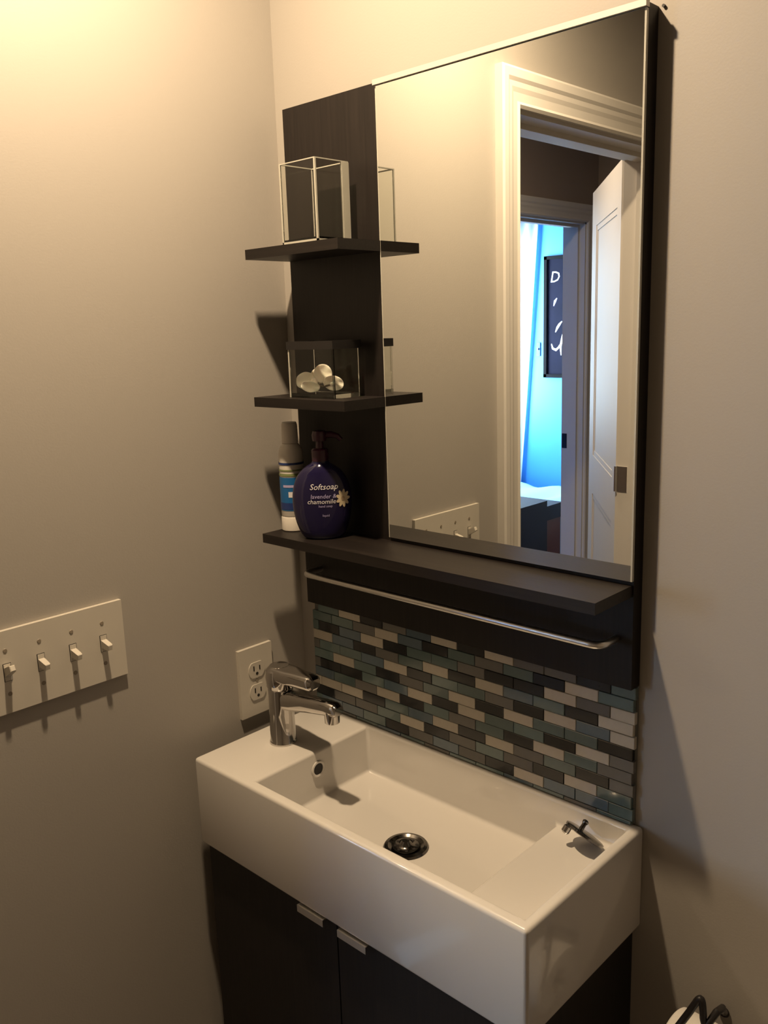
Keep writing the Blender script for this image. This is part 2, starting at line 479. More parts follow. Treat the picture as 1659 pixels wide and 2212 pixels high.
for r, s in ROWS.items():
    zt = 1.0440 - TR * r
    ph = 0.0352 if r % 2 == 0 else 0.0025
    for k, ch in enumerate(s):
        x0 = max(ph + k * TP, 0.0385); x1 = min(ph + (k + 1) * TP - 0.0009, 0.6415)
        if ch == '-' or x1 - x0 < 0.004: continue
        z0 = max(zt - 0.0160, 0.8712)
        if zt - z0 < 0.002: continue
        zc = min(zt, 1.0612)
        o = bpy.data.objects.new('tile', tile_mesh(ch, x1 - x0, zc - z0)); COL.objects.link(o)
        o.parent = wall_back
        o.location = (x0, -0.0035 - random.random() * 0.0006, z0)

bm = bmesh.new()
cyl(bm, 0.0016, (0.6475, 0, 1.8425), (0.6475, -0.002, 1.8425), 10); cyl(bm, 0.0017, (0.6475, -0.002, 1.8425), (0.6475, -0.003, 1.8425), 10)
tag(obj('nail', bm, 'black'), 'small dark nail in wall beside the top corner of the mirror', 'nail')

# ------------------------------------------------------------------ mirror cabinet with shelves
PX0, PX1, PF = 0.041, 0.641, -0.0217
PZ0, PZ1 = 1.062, 1.8436
XM = 0.2418
mc = thing('mirror_shelf_unit', 'tall black-brown wall panel with mirror, three shelves and a towel rail', 'mirror', (0.341, 0, 1.062))
pbox('back_panel', 'wood', mc, PX0, PX1, PF, -0.0002, PZ0, PZ1, bev=0.0012)
MZ0, MZ1 = 1.2035, 1.8385
mg = pbox('mirror_glass', 'mirror', mc, XM, PX1 - 0.0025, PF - 0.0045, PF, MZ0, MZ1 - 0.001)
mg['label'] = 'clear mirror glass reflecting the doorway'
pbox('polished_edge', 'glass_edge', mg, PX1 - 0.0025, PX1 - 0.0003, PF - 0.0045, PF, MZ0, MZ1 - 0.001)
pbox('polished_edge', 'glass_edge', mg, XM - 0.0015, XM, PF - 0.0045, PF, MZ0, MZ1 - 0.001)
pbox('top_strip', 'alu_edge', mc, XM - 0.003, PX1 + 0.0005, PF - 0.008, PF, MZ1, MZ1 + 0.0068, bev=0.001)['label'] = 'pale metal strip along the mirror top'
SF = -0.110
for z, x1 in ((1.6349, XM - 0.0005), (1.415, XM - 0.0005), (1.1977, 0.639)):
    pbox('shelf', 'wood_h', mc, PX0, x1, SF, PF - 0.0001, z - 0.0145, z, bev=0.0008)
# towel rail
bm = bmesh.new()
zb, yb = 1.126, -0.060
pts = [(0.078, PF, zb)] + arc((0.078, yb + 0.016, zb), (0.078, yb, zb), (0.094, yb, zb)) + arc((0.603, yb, zb), (0.619, yb, zb), (0.619, yb + 0.016, zb)) + [(0.619, PF, zb)]
tube(bm, pts, 0.0050, 12)
obj('towel_rail', bm, 'alu', mc, smooth=True)['label'] = 'slim satin metal towel rail'

# ------------------------------------------------------------------ things on the shelves
# clear glass cube vase on the top shelf
def glass_box(name, label, x0, x1, y0, y1, z0, h, t, edge_mat, rim=None):
    g = thing(name, label, 'vase', ((x0 + x1) / 2, (y0 + y1) / 2, z0))
    pbox('base', 'glass', g, x0 + t, x1 - t, y0 + t, y1 - t, z0, z0 + 0.006)
    for a in ((x0 + t, x1 - t, y0, y0 + t), (x0 + t, x1 - t, y1 - t, y1), (x0, x0 + t, y0 + t, y1 - t), (x1 - t, x1, y0 + t, y1 - t)):
        pbox('glass_pane', 'glass', g, a[0] + 0.0002, a[1] - 0.0002, a[2] + 0.0002, a[3] - 0.0002, z0 + 0.0001, z0 + h)
    for q, (cx, cy) in enumerate(((x0, y0), (x1 - t, y0), (x0, y1 - t), (x1 - t, y1 - t))):
        if rim and q in (2, 3): continue
        pbox('corner_edge', edge_mat if rim is None or q == 0 else 'glass', g, cx, cx + t, cy, cy + t, z0, z0 + h, bev=0.0006)
    bm = bmesh.new()
    zr0, zr1, e = (z0 + h, z0 + h + 0.0015, 0.0) if rim is None else (z0 + h - 0.004, z0 + h + 0.008, 0.0015)
    ti = t + 0.0005
    box(bm, x0 - e, x1 + e, y0 - e, y0 + ti, zr0, zr1); box(bm, x0 - e, x1 + e, y1 - ti, y1 + e, zr0, zr1)
    box(bm, x0 - e, x0 + ti, y0 + ti, y1 - ti, zr0, zr1); box(bm, x1 - ti, x1 + e, y0 + ti, y1 - ti, zr0, zr1)
    obj('rim', bm, rim or edge_mat, g)
    if rim is None:
        bm = bmesh.new()
        box(bm, x0, x1, y0, y0 + t, z0, z0 + 0.003); box(bm, x0, x1, y1 - t, y1, z0, z0 + 0.003); box(bm, x0, x0 + t, y0 + t, y1 - t, z0, z0 + 0.003); box(bm, x1 - t, x1, y0 + t, y1 - t, z0, z0 + 0.003)
        obj('base_edge', bm, edge_mat, g)
        pbox('thick_edge', edge_mat, g, x1 - t - 0.0005, x1 + 0.0004, y1 - 0.0135, y1 + 0.0004, z0, z0 + h)
    return g
glass_box('glass_vase', 'empty clear glass cube vase on the top shelf', 0.1245, 0.1990, -0.1065, -0.042, 1.6351, 0.108, 0.0026, 'glass_edge')
gv = glass_box('glass_planter', 'low glass box with a black rim holding a white flower on the middle shelf', 0.102, 0.200, -0.089, -0.034, 1.4152, 0.075, 0.0026, 'glass_edge', 'black')

fl = thing('artificial_flower', 'white silk flower with a short twig inside the black-rimmed glass box', 'flower', (0.145, -0.064, 1.4215))
def petal(c_, rx, rz_, yaw, tilt):
    """soft rounded petal: a flattened, cupped lens that faces the room"""
    M4 = Matrix.Translation(c_) @ Matrix.Rotation(math.radians(yaw), 4, 'Z') @ Matrix.Rotation(math.radians(tilt), 4, 'Y')
    bm = bmesh.new()
    bmesh.ops.create_uvsphere(bm, u_segments=24, v_segments=14, radius=1.0)
    for v in bm.verts:
        x, y, z = v.co
        r2 = x * x + z * z
        v.co = M4 @ Vector((x * rx, y * 0.0035 - 0.0055 * r2 + 0.0012 * math.sin(5 * math.atan2(z, x)) * r2, z * rz_))
    return bm
FC = Vector((0.140, -0.070, 1.4350))
for cx_, cy_, cz_, rx_, rz_, yaw, tilt in ((0.1215, -0.0705, 1.4400, 0.0155, 0.0125, 25, -20), (0.1490, -0.0610, 1.4500, 0.0140, 0.0140, 40, 25), (0.1680, -0.0600, 1.4360, 0.0150, 0.0110, 50, 15),
                                           (0.1370, -0.0760, 1.4315, 0.0150, 0.0085, 35, 8), (0.1330, -0.0560, 1.4460, 0.0130, 0.0120, 45, -35)):
    obj('petal', petal((cx_, cy_, cz_), rx_, rz_, yaw, tilt), 'petal', fl, smooth=True)
bm = bmesh.new(); lathe(bm, [(0, -0.007), (0.006, -0.004), (0.007, 0.0), (0.005, 0.005), (0, 0.007)], 14, Matrix.Translation(FC + Vector((0, 0, 0.003))))
obj('flower_centre', bm, 'petal', fl, smooth=True)
bm = bmesh.new(); tube(bm, [FC, (0.156, -0.070, 1.431), (0.172, -0.074, 1.4335), (0.186, -0.077, 1.436)], 0.0014, 8)
obj('twig', bm, 'stem', fl, smooth=True)
bm = bmesh.new(); lathe(bm, [(0, 0), (0.0028, 0.004), (0.0030, 0.009), (0, 0.013)], 10, Matrix.Translation((0.1785, -0.0765, 1.4345)) @ Matrix.Rotation(math.radians(76), 4, 'Y'))
obj('bud', bm, 'petal', fl, smooth=True)

# slim white bottle
SZ = 1.1979
tcx, tcy = 0.0595, -0.058
tb = thing('lotion_bottle', 'slim white bottle with a blue label and narrow cap behind the purple soap bottle', 'bottle', (tcx, tcy, SZ))
def ell_ring(cx, cy, a, b, z, rot, n=36):
    c_, s_ = math.cos(rot), math.sin(rot)
    return [(cx + a * math.cos(t) * c_ - b * math.sin(t) * s_, cy + a * math.cos(t) * s_ + b * math.sin(t) * c_, z) for t in [2 * math.pi * k / n for k in range(n)]]
TROT = math.radians(-16)
def tube_dims(h):
    """half width, half depth of the bottle at height h above the shelf"""
    return 0.0196, 0.0196
bm = bmesh.new()
lathe(bm, [(0, 0.024), (0.0190, 0.024), (0.0196, 0.0255), (0.0196, 0.124), (0.0188, 0.130), (0.0165, 0.1355), (0.0135, 0.139), (0.0128, 0.141), (0, 0.141)], 40, Matrix.Translation((tcx, tcy, SZ)))
obj('bottle_body', bm, 'tube_white', tb, smooth=True)
bm = bmesh.new()
lathe(bm, [(0, 0), (0.0190, 0), (0.0202, 0.0015), (0.0202, 0.0215), (0.0190, 0.0236), (0, 0.0236)], 40, Matrix.Translation((tcx, tcy, SZ)))
obj('base', bm, 'tube_white', tb, smooth=True)
bm = bmesh.new()
lathe(bm, [(0, 0.1414), (0.0128, 0.1414), (0.0132, 0.143), (0.0126, 0.170), (0.0112, 0.1745), (0, 0.1755)], 32, Matrix.Translation((tcx, tcy, SZ)))
obj('cap', bm, 'tube_white', tb, smooth=True)
def band(name, mat, h0, h1, par, off=0.0004, t0=0.0, t1=2 * math.pi, n=40):
    bm = bmesh.new(); rows = []
    for i in range(5):
        h = h0 + (h1 - h0) * i / 4; a, b = tube_dims(h); a += off; b += off
        rows.append([bm.verts.new((tcx + a * math.cos(t) * math.cos(TROT) - b * math.sin(t) * math.sin(TROT), tcy + a * math.cos(t) * math.sin(TROT) + b * math.sin(t) * math.cos(TROT), SZ + h)) for t in [t0 + (t1 - t0) * k / n for k in range(n + 1)]])
    for A, B in zip(rows, rows[1:]):
        for k in range(n): bm.faces.new((A[k], A[k + 1], B[k + 1], B[k]))
    return obj(name, bm, mat, par, smooth=True)
lb = band('label', 'tube_blue', 0.034, 0.088, tb)
lb['label'] = 'blue printed label'
band('label_stripe', 'tube_navy', 0.036, 0.047, lb, 0.0007)
band('label_stripe', 'tube_green', 0.090, 0.094, lb, 0.0007)
band('label_stripe', 'tube_green', 0.098, 0.1005, lb, 0.0007)
band('label_stripe', 'tube_navy', 0.108, 0.1115, lb, 0.0007)
band('label_print', 'label_lilac', 0.072, 0.076, lb, 0.0007, math.radians(290), math.radians(365))
band('label_print', 'label_white', 0.056, 0.065, lb, 0.0007, math.radians(316), math.radians(340))

# purple hand soap pump bottle; its flat side faces the room
bx_, by_ = 0.140, -0.068
BROT = math.radians(45)         # width direction
sp = thing('soap_dispenser', 'rounded purple hand soap bottle with a pump and white lettering on the bottom shelf', 'bottle', (bx_, by_, SZ))
prof = [(0.0, 0.026, 0.016), (0.003, 0.031, 0.0195), (0.012, 0.0365, 0.022), (0.030, 0.0425, 0.024), (0.052, 0.0455, 0.025), (0.072, 0.0450, 0.0248), (0.090, 0.0405, 0.0235),
        (0.104, 0.0320, 0.0205), (0.112, 0.0225, 0.0170), (0.117, 0.0145, 0.0135), (0.121, 0.0125, 0.0125)]
def _smooth(pf, k=5):
    out = []
    for i in range(len(pf) - 1):
        p0, p1, p2, p3 = pf[max(i - 1, 0)], pf[i], pf[i + 1], pf[min(i + 2, len(pf) - 1)]
        for q in range(k):
            t = q / k
            out.append(tuple(0.5 * (2 * b + (c - a) * t + (2 * a - 5 * b + 4 * c - d) * t * t + (3 * b - a - 3 * c + d) * t ** 3) for a, b, c, d in zip(p0, p1, p2, p3)))
    return out + [pf[-1]]
prof = _smooth(prof)
def bottle_dims(h):
    for (h0, a0, b0), (h1, a1, b1) in zip(prof, prof[1:]):
        if h0 <= h <= h1:
            t = (h - h0) / (h1 - h0); t2 = t
            return a0 + (a1 - a0) * t2, b0 + (b1 - b0) * t2
    return prof[-1][1:]
bm = bmesh.new()
loft(bm, [ell_ring(bx_, by_, a, b, SZ + h, BROT, 48) for h, a, b in prof])
obj('bottle_body', bm, 'soap', sp, smooth=True)['label'] = 'translucent purple bottle'
bm = bmesh.new()
lathe(bm, [(0, 0.1205), (0.0130, 0.1205), (0.0130, 0.137), (0.011, 0.139), (0.0062, 0.140), (0.0055, 0.150), (0.0105, 0.151), (0.0115, 0.160), (0.0095, 0.166), (0, 0.1675)], 28, Matrix.Translation((bx_, by_, SZ)))
pm = obj('pump', bm, 'pump', sp, smooth=True)
bm = bmesh.new()
u = Vector((math.cos(BROT), math.sin(BROT), 0)); nrm = Vector((math.sin(BROT), -math.cos(BROT), 0))   # width, outward
c0 = Vector((bx_, by_, SZ))
tube(bm, [c0 + Vector((0, 0, 0.159)) - nrm * 0.004 + u * 0.004, c0 + u * 0.018 + Vector((0, 0, 0.160)), c0 + u * 0.028 + Vector((0, 0, 0.157)), c0 + u * 0.033 + Vector((0, 0, 0.151))], 0.0045, 10, [0.006, 0.005, 0.0042, 0.0036])
obj('nozzle', bm, 'pump', pm, smooth=True)

def on_bottle(a, h, off=0.0005):
    """a = sideways from the middle of the front, h = height; point on the bottle's front"""
    A, B = bottle_dims(h)
    s = max(-0.98, min(0.98, a / A))
    return c0 + u * a + nrm * (B * math.sqrt(1 - s * s) + off) + Vector((0, 0, h))

def text_mesh(txt, size, fn, mat, name, parent, shear=0.0):
    """flat lettering laid on a surface: fn maps (x, y) of the text plane to a point"""
    cu = bpy.data.curves.new('lettering', 'FONT')
    cu.body = txt; cu.size = size; cu.align_x = 'CENTER'; cu.align_y = 'CENTER'; cu.shear = shear
    cu.resolution_u = 2
    t = bpy.data.objects.new('lettering', cu); COL.objects.link(t)
    dg = bpy.context.evaluated_depsgraph_get(); dg.update()
    me = bpy.data.meshes.new_from_object(t.evaluated_get(dg))
    bpy.data.objects.remove(t); bpy.data.curves.remove(cu)
    for v in me.vertices: v.co = fn(v.co.x, v.co.y)
    me.materials.clear(); me.materials.append(M[mat])
    o = bpy.data.objects.new(name, me); COL.objects.link(o); o.parent = parent
    o.matrix_parent_inverse = parent.matrix_basis.inverted()
    return o
for txt, size, a, h, sh, mt in (('Softsoap', 0.0125, 0.004, 0.083, 0.25, 'label_white'), ('lavender &', 0.0090, 0.003, 0.0685, 0.15, 'label_lilac'),
                                ('chamomile', 0.0100, 0.000, 0.0605, 0.15, 'label_white'), ('hand soap', 0.0052, 0.006, 0.0535, 0.0, 'label_lilac'), ('liquid', 0.0050, 0.006, 0.039, 0.0, 'label_lilac')):
    text_mesh(txt, size, lambda x, y, a=a, h=h: on_bottle(a + x, h + y, 0.0006), mt, 'lettering', sp, sh)
# printed chamomile flower
M['print_cream'] = plain('cream_flower_print', (0.62, 0.52, 0.36), 0.5, noise=0.15, scale=60)
bm = bmesh.new()
ca, ch_ = 0.0325, 0.064
for k in range(9):
    t = 2 * math.pi * k / 9
    ring = []
    for q in range(10):
        s = 2 * math.pi * q / 10
        lx, ly = 0.0066 + 0.0058 * math.cos(s), 0.0026 * math.sin(s)
        x_, y_ = (lx * math.cos(t) - ly * math.sin(t)) * 0.85, (lx * math.sin(t) + ly * math.cos(t)) * 1.15
        ring.append(bm.verts.new(on_bottle(ca + x_, ch_ + y_, 0.0007)))
    bm.faces.new(ring)
pf_ = obj('printed_flower', bm, 'print_cream', sp)
bm = bmesh.new()
bm.faces.new([bm.verts.new(on_bottle(ca + 0.0026 * math.cos(2 * math.pi * k / 14), ch_ + 0.0034 * math.sin(2 * math.pi * k / 14), 0.0010)) for k in range(14)])
obj('printed_centre', bm, 'card', pf_)

# ------------------------------------------------------------------ wash basin
KX0, KX1, KD, KZ0, KZ1 = 0.036, 0.6535, -0.268, 0.725, 0.870
bs = thing('wash_basin', 'long narrow white porcelain wash basin with a side deck on a dark cabinet', 'sink', ((KX0 + KX1) / 2, KD / 2, KZ0))
IX0, IL, IX1 = 0.168, 0.533, 0.6385
IY1, IY0 = -0.0165, -0.2500
FLOOR_Z, LEDGE_Z = 0.789, 0.835
xs = [KX0, IX0, IL, IX1, KX1]; ys = [KD, IY0, IY1, -0.0002]
Hh = [[KZ1] * 3 for _ in range(4)]
Hh[1][1] = FLOOR_Z; Hh[2][1] = LEDGE_Z
bm = bmesh.new()
def quad(*p): bm.faces.new([bm.verts.new(q) for q in p])
for i in range(4):
    for j in range(3):
        z = Hh[i][j]
        quad((xs[i], ys[j], z), (xs[i + 1], ys[j], z), (xs[i + 1], ys[j + 1], z), (xs[i], ys[j + 1], z))
        quad((xs[i], ys[j], KZ0), (xs[i], ys[j + 1], KZ0), (xs[i + 1], ys[j + 1], KZ0), (xs[i + 1], ys[j], KZ0))
def vwall(p, q, za, zb):
    """vertical wall between plan points p and q, split at every level so that meshes weld"""
    lv = sorted({za, zb} | {l for l in (FLOOR_Z, LEDGE_Z) if min(za, zb) < l < max(za, zb)})
    for a, b in zip(lv, lv[1:]):
        quad((*p, a), (*q, a), (*q, b), (*p, b))
for i in range(4):
    for j in range(3):
        if i < 3 and Hh[i][j] != Hh[i + 1][j]: vwall((xs[i + 1], ys[j]), (xs[i + 1], ys[j + 1]), Hh[i][j], Hh[i + 1][j])
        if j < 2 and Hh[i][j] != Hh[i][j + 1]: vwall((xs[i], ys[j + 1]), (xs[i + 1], ys[j + 1]), Hh[i][j], Hh[i][j + 1])
for j in range(3):
    for X in (KX0, KX1): quad((X, ys[j], KZ0), (X, ys[j + 1], KZ0), (X, ys[j + 1], KZ1), (X, ys[j], KZ1))
for i in range(4):
    for Y in (ys[0], ys[3]): quad((xs[i], Y, KZ0), (xs[i + 1], Y, KZ0), (xs[i + 1], Y, KZ1), (xs[i], Y, KZ1))
bmesh.ops.remove_doubles(bm, verts=bm.verts[:], dist=1e-5)
bmesh.ops.recalc_face_normals(bm, faces=bm.faces[:])
bmesh.ops.dissolve_limit(bm, angle_limit=math.radians(2), verts=bm.verts[:], edges=bm.edges[:])
bevel(bm, 0.0055, 4)
obj('basin', bm, 'ceramic', bs, smooth=True)
# drain
dx, dy, dz = 0.362, -0.141, FLOOR_Z
bm = bmesh.new()
lathe(bm, [(0.0, 0.0006), (0.020, 0.0006), (0.0225, 0.002), (0.026, 0.0042), (0.031, 0.003), (0.033, 0.0002), (0.0, 0.0002)], 40, Matrix.Translation((dx, dy, dz)))
dr = obj('drain', bm, 'chrome_dark', bs, smooth=True)
dr['label'] = 'round chrome drain with strainer basket'
bm = bmesh.new()
lathe(bm, [(0.019, 0.001), (0.0195, 0.0025), (0.012, 0.0032), (0.009, 0.006), (0.0055, 0.0105), (0.0, 0.0115)], 32, Matrix.Translation((dx, dy, dz)))
obj('strainer', bm, 'chrome_dark', dr, smooth=True)
for k in range(8):
    t = 2 * math.pi * k / 8
    bm = bmesh.new(); lathe(bm, [(0, 0), (0.0022, 0), (0.0022, 0.0004), (0, 0.0004)], 10, Matrix.Translation((dx + 0.0152 * math.cos(t), dy + 0.0152 * math.sin(t), dz + 0.0028)))
    obj('strainer_hole', bm, 'plastic_dark', dr)
# overflow
bm = bmesh.new()
MO = Matrix.Translation((IX0 + 0.0002, -0.130, 0.8395)) @ Matrix.Rotation(math.radians(90), 4, 'Y')
lathe(bm, [(0.0095, 0.0), (0.0135, 0.0), (0.0135, 0.0016), (0.0122, 0.0024), (0.0095, 0.0016), (0.0095, 0.0)], 32, MO)
ov = obj('overflow_ring', bm, 'ceramic', bs, smooth=True)
bm = bmesh.new(); lathe(bm, [(0, 0.0003), (0.0097, 0.0003), (0.0097, 0.0008), (0, 0.0008)], 28, MO)
obj('overflow_hole', bm, 'plastic_dark', ov)

# ------------------------------------------------------------------ tap
fx, fy, fz = 0.101, -0.141, KZ1
tp = thing('basin_tap', 'chrome single-lever tap on the basin deck with its spout over the bowl', 'tap', (fx, fy, fz))
bm = bmesh.new()
lathe(bm, [(0, 0), (0.0215, 0), (0.0220, 0.0015), (0.0215, 0.0035), (0.0205, 0.005), (0.0200, 0.050), (0.0200, 0.091), (0.0188, 0.0925), (0, 0.0925)], 40, Matrix.Translation((fx, fy, fz)))
obj('tap_body', bm, 'chrome', tp, smooth=True)
bm = bmesh.new()
def rr(cx, hy, hz, z, n=6):
    """rounded-rectangle section across x"""
    pts = []; r = min(hy, hz) * 0.75
    for q, (sy, sz) in enumerate(((1, 1), (-1, 1), (-1, -1), (1, -1))):
        for k in range(n):
            t = math.pi / 2 * (q + k / (n - 1))
            pts.append((cx, fy + sy * (hy - r) + r * math.cos(t), z + sz * (hz - r) + r * math.sin(t)))
    return pts
loft(bm, [rr(fx + 0.010, 0.0140, 0.0165, fz + 0.074), rr(fx + 0.030, 0.0132, 0.0155, fz + 0.0765), rr(fx + 0.070, 0.0122, 0.0130, fz + 0.0830), rr(fx + 0.112, 0.0120, 0.0115, fz + 0.0890), rr(fx + 0.128, 0.0112, 0.0105, fz + 0.0895), rr(fx + 0.134, 0.0090, 0.0065, fz + 0.0890)])
so = obj('spout', bm, 'chrome', tp, smooth=True)
bm = bmesh.new()
lathe(bm, [(0, -0.014), (0.0090, -0.014), (0.0112, -0.0125), (0.0118, -0.002), (0.0118, 0.006), (0, 0.006)], 28, Matrix.Translation((fx + 0.118, fy, fz + 0.0800)))
obj('aerator', bm, 'chrome', so, smooth=True)
bm = bmesh.new()
lathe(bm, [(0, 0.0935), (0.0205, 0.0935), (0.0218, 0.096), (0.0228, 0.112), (0.0218, 0.123), (0.0150, 0.1295), (0, 0.131)], 40, Matrix.Translation((fx, fy, fz)))
hd = obj('handle_cap', bm, 'chrome', tp, smooth=True)
bm = bmesh.new()
loft(bm, [rr(fx + 0.000, 0.0205, 0.0110, fz + 0.118), rr(fx + 0.025, 0.0195, 0.0115, fz + 0.118), rr(fx + 0.050, 0.0160, 0.0115, fz + 0.1185), rr(fx + 0.072, 0.0145, 0.0115, fz + 0.119), rr(fx + 0.080, 0.0132, 0.0110, fz + 0.119), rr(fx + 0.084, 0.0100, 0.0070, fz + 0.119)])
obj('lever', bm, 'chrome', hd, smooth=True)

# ------------------------------------------------------------------ loose drain plug leaning on the ledge
vdir = Vector(FWD)
view = (Vector((0.585, -0.045, 0.845)) - Vector((1.13, -0.97, 1.5133))).normalized()
dimg = (Vector(RIGHT) * 70 + Vector(DOWN) * 50).normalized()
dimg = (dimg - view * dimg.dot(view)).normalized()
nplug = dimg.cross(view).normalized()
if nplug.z < 0: nplug = -nplug
nplug = (nplug - view * 0.10).normalized()
pc = Vector((0.5925, -0.046, LEDGE_Z + 0.0200))
pg = thing('drain_plug', 'small chrome drain plug lying tilted on the basin ledge', 'plug', (0.590, -0.040, LEDGE_Z))
MP = Matrix.Translation(pc) @ nplug.to_track_quat('Z', 'Y').to_matrix().to_4x4()
bm = bmesh.new()
lathe(bm, [(0, -0.001), (0.0255, -0.001), (0.0275, 0.0), (0.0275, 0.0030), (0.0245, 0.0042), (0, 0.0046)], 40, MP)
obj('plug_disc', bm, 'chrome_dark', pg, smooth=True)
bm = bmesh.new()
lathe(bm, [(0, 0.0044), (0.0032, 0.0044), (0.0030, 0.012), (0.0042, 0.014), (0.0042, 0.0165), (0.002, 0.018), (0, 0.0182)], 16, Matrix.Translation(-dimg * 0.007) @ MP)
obj('plug_stem', bm, 'chrome_dark', pg, smooth=True)
bm = bmesh.new()
cyl(bm, 0.0055, pc - dimg * 0.0225 - nplug * 0.001, pc - dimg * 0.0225 - nplug * 0.0125, 16, 0.002)
obj('plug_lug', bm, 'chrome', pg, smooth=True)

# ------------------------------------------------------------------ vanity cabinet
CX0, CX1, CF, CZ0, CZ1 = 0.045, 0.6415, -0.2400, 0.085, 0.7245
cb = thing('vanity_cabinet', 'black-brown vanity cabinet with two doors under the white basin', 'cabinet', ((CX0 + CX1) / 2, CF / 2, 0))
bm = bmesh.new()
box(bm, CX0, CX0 + 0.016, CF, -0.001, CZ0, CZ1); box(bm, CX1 - 0.016, CX1, CF, -0.001, CZ0, CZ1)
box(bm, CX0 + 0.016, CX1 - 0.016, CF, -0.001, CZ0, CZ0 + 0.016); box(bm, CX0 + 0.016, CX1 - 0.016, -0.006, -0.001, CZ0 + 0.016, CZ1)
box(bm, CX0 + 0.016, CX1 - 0.016, CF, CF + 0.03, CZ1 - 0.016, CZ1)
obj('carcass', bm, 'wood', cb)
XD = 0.3375
for x0, x1, hx0, hx1 in ((CX0, XD - 0.0012, 0.268, 0.321), (XD + 0.0012, CX1, 0.3495, 0.403)):
    d = pbox('door', 'wood', cb, x0, x1, CF - 0.018, CF - 0.0015, CZ0 + 0.001, CZ1 - 0.004, bev=0.001)
    bm = bmesh.new()
    box(bm, hx0, hx1, CF - 0.028, CF - 0.018, CZ1 - 0.0036, CZ1 - 0.0018)
    box(bm, hx0, hx1, CF - 0.0295, CF - 0.028, CZ1 - 0.0125, CZ1 - 0.0018)
    obj('handle', bm, 'alu', d)['label'] = 'small bent metal pull'
for lx_, ly_ in ((CX0 + 0.03, CF + 0.03), (CX1 - 0.03, CF + 0.03), (CX0 + 0.03, -0.04), (CX1 - 0.03, -0.04)):
    bm = bmesh.new(); cyl(bm, 0.014, (lx_, ly_, 0), (lx_, ly_, CZ0), 20, 0.002)
    obj('leg', bm, 'alu', cb, smooth=True)

# ------------------------------------------------------------------ switches and outlet on the left wall
SY1, SY0, PLZ = -0.349, -0.557, 1.0275
swt = thing('light_switch_plate', 'ivory plate with four toggle light switches beside the doorway', 'light switch', (0, (SY0 + SY1) / 2, PLZ))
pbox('cover_plate', 'plastic', swt, 0.0, 0.0068, SY0, SY1, PLZ, PLZ + 0.1137, bev=0.0022, seg=3)
zc = PLZ + 0.0568
for k in range(4):
    yk = -0.3825 - 0.0465 * k
    up = (k == 3)
    pbox('switch_slot', 'plastic_dark', swt, 0.0062, 0.00715, yk - 0.0055, yk + 0.0055, zc - 0.0125, zc + 0.0125)
    pbox('switch_collar', 'plastic', swt, 0.0064, 0.0078, yk - 0.0047, yk + 0.0047, zc - 0.0117, zc + 0.0117)
    bm = bmesh.new()
    base = Vector((0.006, yk, zc)); tip = Vector((0.0250, yk, zc + (0.0100 if up else -0.0030)))
    ax = (tip - base).normalized(); sd = Vector((0, 1, 0)); upv = ax.cross(sd)
    rings = []
    for q, (hw, hh) in ((0.0, (0.0043, 0.0056)), (0.7, (0.0040, 0.0047)), (0.95, (0.0037, 0.0042)), (1.0, (0.0028, 0.0032))):
        c_ = base.lerp(tip, q)
        rings.append([c_ + sd * a * hw + upv * b * hh for a, b in ((1, 1), (-1, 1), (-1, -1), (1, -1))])
    loft(bm, rings)
    obj('toggle', bm, 'plastic', swt)
    for zz in (zc + 0.0302, zc - 0.0302):
        bm = bmesh.new(); cyl(bm, 0.0030, (0.0064, yk, zz), (0.0076, yk, zz), 14, 0.0005)
        sc = obj('screw', bm, 'screw', swt, smooth=True)

OY1, OY0, OZ0, OZ1 = -0.079, -0.149, 0.880, 1.0
out = thing('wall_outlet', 'ivory double socket outlet on the wall behind the tap', 'outlet', (0, (OY0 + OY1) / 2, OZ0))
pbox('cover_plate', 'plastic', out, 0.0, 0.0065, OY0, OY1, OZ0, OZ1, bev=0.002, seg=3)
oyc, ozc = (OY0 + OY1) / 2, (OZ0 + OZ1) / 2
for s in (-1, 1):
    cz_ = ozc + s * 0.0195
    bm = bmesh.new()
    ring = []
    for k in range(28):
        t = 2 * math.pi * k / 28
        ring.append((0, oyc + 0.0168 * math.cos(t), cz_ + max(-0.0135, min(0.0135, 0.0168 * math.sin(t)))))
    loft(bm, [[(0.0062, y, z) for _, y, z in ring], [(0.0082, y, z) for _, y, z in ring]])
    rc = obj('receptacle', bm, 'plastic', out)
    pbox('slot', 'plastic_dark', rc, 0.0078, 0.0086, oyc - 0.0072, oyc - 0.0050, cz_ - 0.001, cz_ + 0.0075)
    pbox('slot', 'plastic_dark', rc, 0.0078, 0.0086, oyc + 0.0050, oyc + 0.0072, cz_ - 0.001, cz_ + 0.0065)
    bm = bmesh.new(); cyl(bm, 0.0026, (0.0078, oyc, cz_ - 0.0065), (0.0086, oyc, cz_ - 0.0065), 12)
    obj('slot', bm, 'plastic_dark', rc)
bm = bmesh.new(); cyl(bm, 0.0028, (0.0060, oyc, ozc), (0.0074, oyc, ozc), 12, 0.0005)
obj('screw', bm, 'screw', out, smooth=True)

